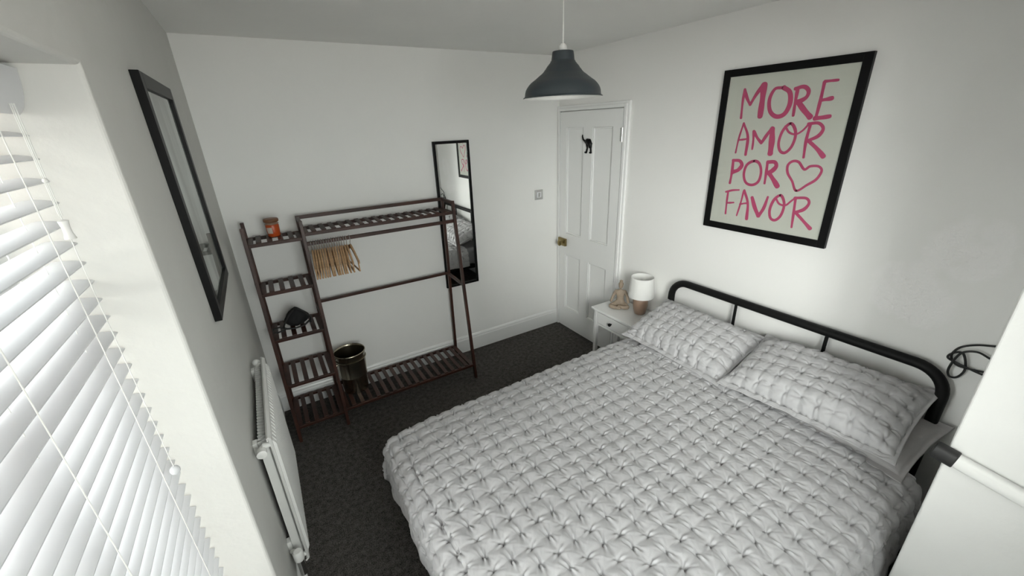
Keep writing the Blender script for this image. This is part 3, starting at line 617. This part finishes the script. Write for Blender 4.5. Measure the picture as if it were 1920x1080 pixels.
class Wav:
    def __init__(s, seed, n, lo, hi):
        r = np.random.default_rng(seed); s.k = r.uniform(lo, hi, n); s.a = r.uniform(0, 2*np.pi, n); s.p = r.uniform(0, 2*np.pi, n)
    def __call__(s, u, v): return sum(np.sin(k*(u*np.cos(a)+v*np.sin(a))+p) for k, a, p in zip(s.k, s.a, s.p))/math.sqrt(len(s.k))
def tuck(u, v, su=.072, sv=.0675, amp=1.0, seed=1):
    """pinch-tuck relief: rows of star and bow-tie gathers. u across the rows, v along them (metres)"""
    w1, w2 = Wav(seed, 6, 3, 14), Wav(seed+1, 6, 3, 14); u = u+.006*w1(u, v); v = v+.006*w2(u, v)
    pu, pv = u/su, v/sv; bi, bj = np.floor(pu).astype(int), np.floor(pv).astype(int)
    def hs(i, j, k): 
        x = np.sin(i*12.9898+j*78.233+k*37.719+seed)*43758.5453; return x-np.floor(x)
    # puffed cloth between the rows, creased along them
    fu = pu-np.floor(pu); fv = pv-np.floor(pv)
    h = .0032*np.power(np.abs(np.sin(np.pi*pu)), .9)*(.4+.6*np.abs(np.sin(np.pi*pv)))
    h = h+.0040*(1-np.maximum(np.abs(2*fu-1), np.abs(2*fv-1)))
    # facet tilt between stars so that neighbouring triangles catch the light differently
    for di in (-1,0,1,2):
        for dj in (-1,0,1,2):
            i, j = bi+di, bj+dj
            ju, jv = (hs(i,j,1)-.5)*.010, (hs(i,j,2)-.5)*.010
            du, dv = u-(i*su+ju), v-(j*sv+jv); r = np.sqrt(du*du+dv*dv)+1e-6
            A = ((i+j) % 2 == 0); am = .7+.6*hs(i,j,3)
            ph = (hs(i,j,4)-.5)*.5; cu, sn = np.cos(ph), np.sin(ph); x = du*cu+dv*sn; y = -du*sn+dv*cu
            # bow-tie: folds run along v, fanning out from the pinch
            wB = .0035+.24*np.abs(y); fB = np.cos(np.pi*x/wB*.9)*np.exp(-(x/(1.7*wB))**2)*np.exp(-(y/.027)**2)
            wA = .0035+.26*np.abs(x); fA = np.cos(np.pi*y/wA*.9)*np.exp(-(y/(1.7*wA))**2)*np.exp(-(x/.026)**2)
            d1 = (x+y)*.7071; d2 = (x-y)*.7071
            cr_ = -np.exp(-(d1/.0042)**2)*np.exp(-(d2/.030)**2)-np.exp(-(d2/.0042)**2)*np.exp(-(d1/.030)**2)
            h = h+np.where(A, am*(.0050*fA+.0042*cr_), am*(.0080*fB+.0022*cr_))
            h = h-.0060*am*np.exp(-(r/.0095)**2)
    fine = Wav(seed+5, 8, 60, 190)(u, v)*.00055+Wav(seed+6, 8, 20, 60)(u, v)*.0011
    return amp*(h+fine)
def grid_mesh(name, X, Y, Z, m, loops=None):
    nv, nu = X.shape; me = bpy.data.meshes.new(name); co = np.stack([X, Y, Z], -1).reshape(-1, 3).astype(np.float32)
    i = np.arange(nv-1)[:, None]*nu+np.arange(nu-1)[None, :]; q = np.stack([i, i+1, i+1+nu, i+nu], -1).reshape(-1, 4).astype(np.int32)
    me.vertices.add(len(co)); me.vertices.foreach_set('co', co.ravel()); me.loops.add(q.size); me.loops.foreach_set('vertex_index', q.ravel())
    me.polygons.add(len(q)); me.polygons.foreach_set('loop_start', np.arange(0, q.size, 4, dtype=np.int32)); me.polygons.foreach_set('loop_total', np.full(len(q), 4, np.int32))
    me.update(calc_edges=True); me.validate(); me.polygons.foreach_set('use_smooth', np.ones(len(q), bool)); me.materials.append(m)
    o = bpy.data.objects.new(name, me); COL.objects.link(o); return o
def normals(X, Y, Z):
    P = np.stack([X, Y, Z], -1); a = np.gradient(P, axis=1); b = np.gradient(P, axis=0); n = np.cross(a, b); n /= np.linalg.norm(n, axis=-1, keepdims=True)+1e-12; return n

def make_duvet():
    step = .0030
    top = .560; x_head, x_foot = -.36, -2.015; y0, y1 = -2.735, -1.375; Rr = .075
    hang_side, hang_foot = .25, .24
    us = np.arange(0, (x_head-x_foot)+hang_foot+.05, step); vs_ = np.arange(-hang_side-.05, (y1-y0)+hang_side+.05, step)
    U, V = np.meshgrid(us, vs_)
    ox = np.maximum(0, U-(x_head-x_foot)); oyl = np.maximum(0, -V); oyr = np.maximum(0, V-(y1-y0)); oy = oyl+oyr
    r = np.sqrt(ox**2+oy**2)+1e-9; nx, ny = ox/r, oy/r*np.where(oyr > 0, 1, -1)
    lim = np.where(oy > 0, np.where(ox > 0, np.where(oyr > 0, .245+.11*np.sin(2*np.arctan2(oy, ox+1e-9))**2, .25), hang_side), hang_foot)
    lim = lim+.018*np.sin(U*9+1)*np.cos(V*7)
    arc = Rr*np.pi/2
    rc_ = np.minimum(r, lim)
    th = np.minimum(rc_, arc)/Rr
    out = Rr*np.sin(th)+np.maximum(0, rc_-arc)*.10; drop = Rr*(1-np.cos(th))+np.maximum(0, rc_-arc)
    inn = np.maximum(0, r-lim); drop = drop+np.minimum(inn, .012)*.6; out = out-inn*.95       # hem turned under
    # hanging folds
    k = np.clip((r-arc*.6)/.15, 0, 1)
    s_ = np.where(ox > oy, V, U); fold = (.006*np.sin(s_*17+1.3*np.sin(s_*5))+.003*np.sin(s_*51+2))*k
    corner = np.where((ox > 0) & (oy > 0), 1., 0.)*k; ang = np.arctan2(oy, ox); fold = fold*(1-corner)+corner*(.016*np.sin(ang*6+.5)-.006)
    out = out+fold+np.where((oyl > 0) & (ox <= oyl), np.maximum(0, rc_-arc)*.16, 0)
    bx = x_head-np.minimum(U, x_head-x_foot); byy = y0+np.clip(V, 0, y1-y0)
    X = bx-nx*out; Y = byy+ny*out; Z = top-drop
    big = Wav(31, 7, 2.5, 8)(U, V)*.009+Wav(33, 6, 8, 16)(U, V)*.0035
    edge = np.clip(1-(r/.12), 0, 1)*np.where(r > 1e-6, 1, 1); Z = Z+big*np.where(r < .12, edge, 0)
    # plumpness falls toward the long sides and sinks under the pillows
    d = np.minimum(V, (y1-y0)-V); Z = Z-.018*np.exp(-np.clip(d, 0, 9)/.10)*(r < 1e-6)-.018*np.exp(-np.clip(d, -9, 0)**2)*(r > 1e-6)
    Z = Z-.018*np.exp(-np.clip((x_head-x_foot)-U, 0, 9)/.12)*(ox <= 0)-.018*(ox > 0)
    Z = Z+.02*np.exp(-((U-.10)/.07)**2)*(d > .1)*.6
    n = normals(X, Y, Z); n *= -1 if n[n.shape[0]//2, 40, 2] < 0 else 1
    T = tuck(U, V-.008, amp=1.35, seed=3)*np.clip(1-inn/.02, 0, 1)
    plain = np.clip((lim-r)/.05, .15, 1); T = T*np.where(r > 1e-6, plain, 1)
    X, Y, Z = X+n[..., 0]*T, Y+n[..., 1]*T, Z+n[..., 2]*T
    o = grid_mesh('duvet', X, Y, Z, M['fabric'])
    return tag(o, 'grey pinch-tuck duvet spread over the bed and hanging over its foot', 'duvet')
make_duvet()

def make_pillow(name, L, W_, T_, loc, rot, m, label, tucks=True, seed=11, cat='pillow', sag=0.0, lip=.035):
    step = .0042; nu, nv = int(L/step), int(W_/step)
    out = []
    for side in (1, -1):
        u = np.linspace(-1, 1, nu); v = np.linspace(-1, 1, nv); U, V = np.meshgrid(u, v)
        hl = 1-lip*2/W_
        prof = np.power(np.clip(1-np.abs(U/ (1-lip/L))**3.2, 0, 1), .5)*np.power(np.clip(1-np.abs(V/hl)**3.0, 0, 1), .52)
        cx_ = 1-.045*(1-V**2)*np.abs(U)**2; cy_ = 1-.06*(1-U**2)*np.abs(V)**2
        X = U*L/2*cx_; Y = V*W_/2*cy_
        flare = Wav(seed+9, 6, 20, 70)(X, Y)*.0035*np.clip((np.maximum(np.abs(U), np.abs(V))-.86)/.14, 0, 1)
        Z = side*(T_/2*prof*(1.0 if side > 0 else .8)+.0015)+flare
        Z = Z+Wav(seed, 5, 8, 18)(X, Y)*.005*prof-sag*U*U
        if tucks and side > 0:
            n = normals(X, Y, Z); n *= np.sign(n[nv//2, nu//2, 2]); t = tuck(Y+.5, X+.5, .066, .062, amp=1.3, seed=seed)*np.clip((1-np.maximum(np.abs(U), np.abs(V)))/.08, .1, 1)
            X, Y, Z = X+n[..., 0]*t, Y+n[..., 1]*t, Z+n[..., 2]*t
        out.append((X, Y, Z))
    # the two faces share one mesh, the lower one flipped
    (X1, Y1, Z1), (X2, Y2, Z2) = out
    X = np.concatenate([X1, X2[::-1]]); Y = np.concatenate([Y1, Y2[::-1]]); Z = np.concatenate([Z1, Z2[::-1]])
    # close the short ends by welding columns
    for c_ in (0, -1):
        for A_ in (X, Y, Z):
            a = A_[:nv, c_]; b = A_[nv:, c_][::-1]; mid = (a+b)/2; A_[:nv, c_] = mid; A_[nv:, c_] = mid[::-1]
    for A_ in (X, Y, Z): mid = (A_[0]+A_[-1])/2; A_[0] = mid; A_[-1] = mid
    o = grid_mesh(name, X, Y, Z, m)
    bm = bmesh.new(); bm.from_mesh(o.data); bmesh.ops.remove_doubles(bm, verts=bm.verts, dist=.00005); bmesh.ops.recalc_face_normals(bm, faces=bm.faces); bm.to_mesh(o.data); bm.free()
    o.location = loc; o.rotation_euler = rot; return tag(o, label, cat)
# local X runs along the bed's width (world y); local Y towards the headboard (world x)
make_pillow('pillow', .70, .46, .18, (-.285,-1.675,.660), (R(19), 0, R(-91)), M['fabric'], 'grey pinch-tuck pillow nearer the bedside table', seed=21)
make_pillow('pillow', .72, .48, .20, (-.275,-2.365,.690), (R(16), R(-2), R(-88)), M['fabric'], 'grey pinch-tuck pillow farther from the bedside table, lying on a plain one', seed=41)
make_pillow('pillow', .66, .44, .10, (-.235,-2.445,.598), (R(10), 0, R(-93)), M['fabric2'], 'plain grey pillow showing from beneath the pinch-tuck one by the wall corner', tucks=False, seed=61)

# ---------------------------------------------------------------- bedside table with lamp and figure
ns = empty('bedside_table', (-.155, -1.035, 0), 'small white bedside table with one drawer, between door and bed', 'bedside table')
def nb(mb, name, m=M['nstand'], p=None, **k):
    k.setdefault('bevel', .003); return local(mb, ns).build(name, m, p or ns, **k)
nx0, nx1, ny0, ny1, nz = -.310, -.012, -1.243, -.825, .550
nb(MB().box(nx0, nx1, ny0, ny1, nz-.018, nz), 'table_top', bevel=.004)
a, b, c, d = nx0+.015, nx1-.006, ny0+.020, ny1-.020
for x in (a, b-.028):
    for y in (c, d-.028): nb(MB().box(x, x+.028, y, y+.028, 0, nz-.018), 'leg')
for y in (c+.004, d-.016): nb(MB().box(a+.028, b-.028, y, y+.012, .405, nz-.018), 'side_panel')
nb(MB().box(b-.016, b-.006, c+.028, d-.028, .405, nz-.018), 'back_panel')
nb(MB().box(a+.004, a+.018, c+.028, d-.028, .405, .425), 'front_rail')
nb(MB().box(a+.004, a+.018, c+.028, d-.028, .522, nz-.018), 'front_rail')
dr = nb(MB().box(a+.001, a+.016, c+.031, d-.031, .429, .518), 'drawer')
kn = local(MB().tube([(a+.001,(c+d)/2,.474),(a-.008,(c+d)/2,.474),(a-.012,(c+d)/2,.474),(a-.022,(c+d)/2,.474),(a-.026,(c+d)/2,.474)], [.006,.006,.012,.013,.007], 16), ns).build('knob', M['blackm'], dr, smooth=True)

tl = empty('table_lamp', (-.100, -1.125, nz), 'small table lamp with white drum shade and brown ceramic base', 'lamp')
MB().lathe([(.001,0),(.036,0),(.041,.004),(.049,.038),(.054,.076),(.054,.104),(.048,.124),(.032,.134),(.012,.138),(.001,.138)], 40, cap=False).build('lamp_base', M['ceramic'], tl, smooth=True)
MB().lathe([(.011,.120),(.011,.165),(.014,.167),(.014,.200),(.001,.201)], 16, cap=False).build('lamp_holder', M['inner'], tl, smooth=True)
MB().lathe([(.092,.140),(.0925,.1395),(.0935,.142),(.080,.288),(.079,.289),(.078,.288),(.091,.141),(.092,.140)], 56, cap=False).build('lamp_shade', M['shade'], tl, smooth=True, angle=60)
for k in range(3):
    an = R(120*k); MB().tube([(.012*math.cos(an),.012*math.sin(an),.168),(.084*math.cos(an),.084*math.sin(an),.215)], .0012, 6).build('shade_spoke', M['steel'], tl)

def skin_fig(name, verts, edges, rad, m, parent, sub=2):
    me = bpy.data.meshes.new(name); me.from_pydata(verts, edges, []); me.materials.append(m); o = bpy.data.objects.new(name, me); COL.objects.link(o); o.parent = parent
    s_ = o.modifiers.new('skin', 'SKIN'); s_.use_smooth_shade = True
    for i, r_ in enumerate(rad):
        v = me.skin_vertices[0].data[i]; v.radius = (r_, r_) if not isinstance(r_, tuple) else r_
    me.skin_vertices[0].data[0].use_root = True
    u = o.modifiers.new('smooth', 'SUBSURF'); u.levels = sub; u.render_levels = sub; return o
# seated cross-legged figurine; local -y is where it faces
fg = empty('yoga_figurine', (-.135, -.955, nz), 'sand-coloured cross-legged yoga figurine beside the small lamp', 'figurine', rz=R(-52))
V = [(0,.010,.028),(0,.010,.055),(0,.006,.085),(0,.004,.115),(0,.004,.135),(0,.002,.150),           # pelvis..neck 0-5
     (-.034,.006,.124),(-.050,.000,.095),(-.060,-.014,.066),(-.066,-.034,.046),                       # left arm 6-9
     (.034,.006,.124),(.050,.000,.095),(.060,-.014,.066),(.066,-.034,.046),                           # right arm 10-13
     (-.026,.004,.024),(-.048,-.024,.022),(-.070,-.046,.020),(-.038,-.060,.016),(-.004,-.062,.014),(.018,-.060,.013),   # left leg 14-19
     (.026,.004,.024),(.048,-.022,.022),(.070,-.044,.020),(.036,-.052,.018),(.006,-.046,.020),(-.014,-.046,.024)]       # right leg 20-25
E_ = [(0,1),(1,2),(2,3),(3,4),(4,5),(3,6),(6,7),(7,8),(8,9),(3,10),(10,11),(11,12),(12,13),(0,14),(14,15),(15,16),(16,17),(17,18),(18,19),(0,20),(20,21),(21,22),(22,23),(23,24),(24,25)]
Rd = [(.034,.024),(.027,.019),(.028,.019),(.033,.018),(.018,.014),(.011,.011), .016,.0125,.0115,.010, .016,.0125,.0115,.010, .023,.020,.018,.015,.012,.010, .023,.020,.018,.015,.012,.010]
skin_fig('body', V, E_, Rd, M['clay'], fg)
hd = MB().ball((0,-.004,.178), .0195, 20, 14, (.88,1.0,1.22)); hd.ball((0,-.0235,.176), .004, 8, 6, (1,1,1.5)); local2 = hd.build('head', M['clay'], fg, smooth=True, angle=80)
MB().ball((0,.003,.186), .0202, 18, 12, (.95,1.0,1.0)).build('hair', M['clay'], fg, smooth=True, angle=80)
MB().ball((0,.012,.207), .0125, 14, 10, (1.1,1,.85)).build('hair_bun', M['clay'], fg, smooth=True, angle=80)

# ---------------------------------------------------------------- cable knot on the right wall
cb = empty('cable', (-.012, -2.73, .93), 'knotted black cable hanging from the wall beside the headboard', 'cable')
def spl(pts, n=8, closed=False):
    pts = [Vector(p) for p in pts]; out = []; m = len(pts)
    for i in range(m-1):
        p1, p2 = pts[i], pts[i+1]; p0 = pts[i-1] if i else p1*2-p2; p3 = pts[i+2] if i+2 < m else p2*2-p1
        for s_ in range(n):
            t = s_/n; out.append(.5*((2*p1)+(p2-p0)*t+(2*p0-5*p1+4*p2-p3)*t*t+(3*p1-p0-3*p2+p3)*t**3))
    out.append(pts[-1]); return out
x = -.012
c1 = [(x,-2.86,1.060),(x,-2.80,1.030),(x-.004,-2.745,1.012),(x-.014,-2.705,.985),(x-.014,-2.692,.940),(x-.006,-2.715,.905),(x-.004,-2.76,.905),(x-.012,-2.80,.915),(x-.006,-2.86,.92)]
c2 = [(x-.006,-2.86,.960),(x-.010,-2.80,.972),(x-.020,-2.755,.990),(x-.022,-2.715,.965),(x-.020,-2.700,.890),(x-.012,-2.708,.850),(x-.008,-2.730,.855),(x-.010,-2.742,.900),(x-.018,-2.722,.965),(x-.012,-2.695,.955),(x-.008,-2.684,.925),(x-.016,-2.73,.915),(x-.010,-2.80,.900),(x,-2.86,.905)]
local(MB().tube(spl(c1), .0042, 8), cb).build('cable_strand', M['rubber'], cb, smooth=True)
local(MB().tube(spl(c2), .0042, 8), cb).build('cable_strand', M['rubber'], cb, smooth=True)

# ---------------------------------------------------------------- white rail with black end cap on the projection
rl = empty('wall_rail', (XB-.012, -2.95, .96), 'white rounded rail with black end cap on the bright near wall', 'rail')
p0, p1 = Vector((XB-.018,-2.880,.976)), Vector((XB-.018,-3.42,.898))
def roundbar(p, q, h, dth, n=16):
    d = (q-p).normalized(); o_ = Vector((-1,0,0)); u_ = d.cross(o_).normalized(); vs = []
    for c_ in (p, q):
        for k in range(n): t = 2*math.pi*k/n; ct, st = math.cos(t), math.sin(t); vs.append(c_+u_*h/2*math.copysign(abs(ct)**.6, ct)+o_*dth/2*math.copysign(abs(st)**.8, st))
    return MB().add(vs, [(k, (k+1) % n, n+(k+1) % n, n+k) for k in range(n)]+[tuple(range(n-1,-1,-1)), tuple(range(n, 2*n))])
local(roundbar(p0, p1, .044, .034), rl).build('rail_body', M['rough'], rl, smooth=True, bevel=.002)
dd = (p1-p0).normalized()
local(roundbar(p0-dd*.042, p0+dd*.008, .050, .042), rl).build('end_cap', M['rubber'], rl, smooth=True, bevel=.003)
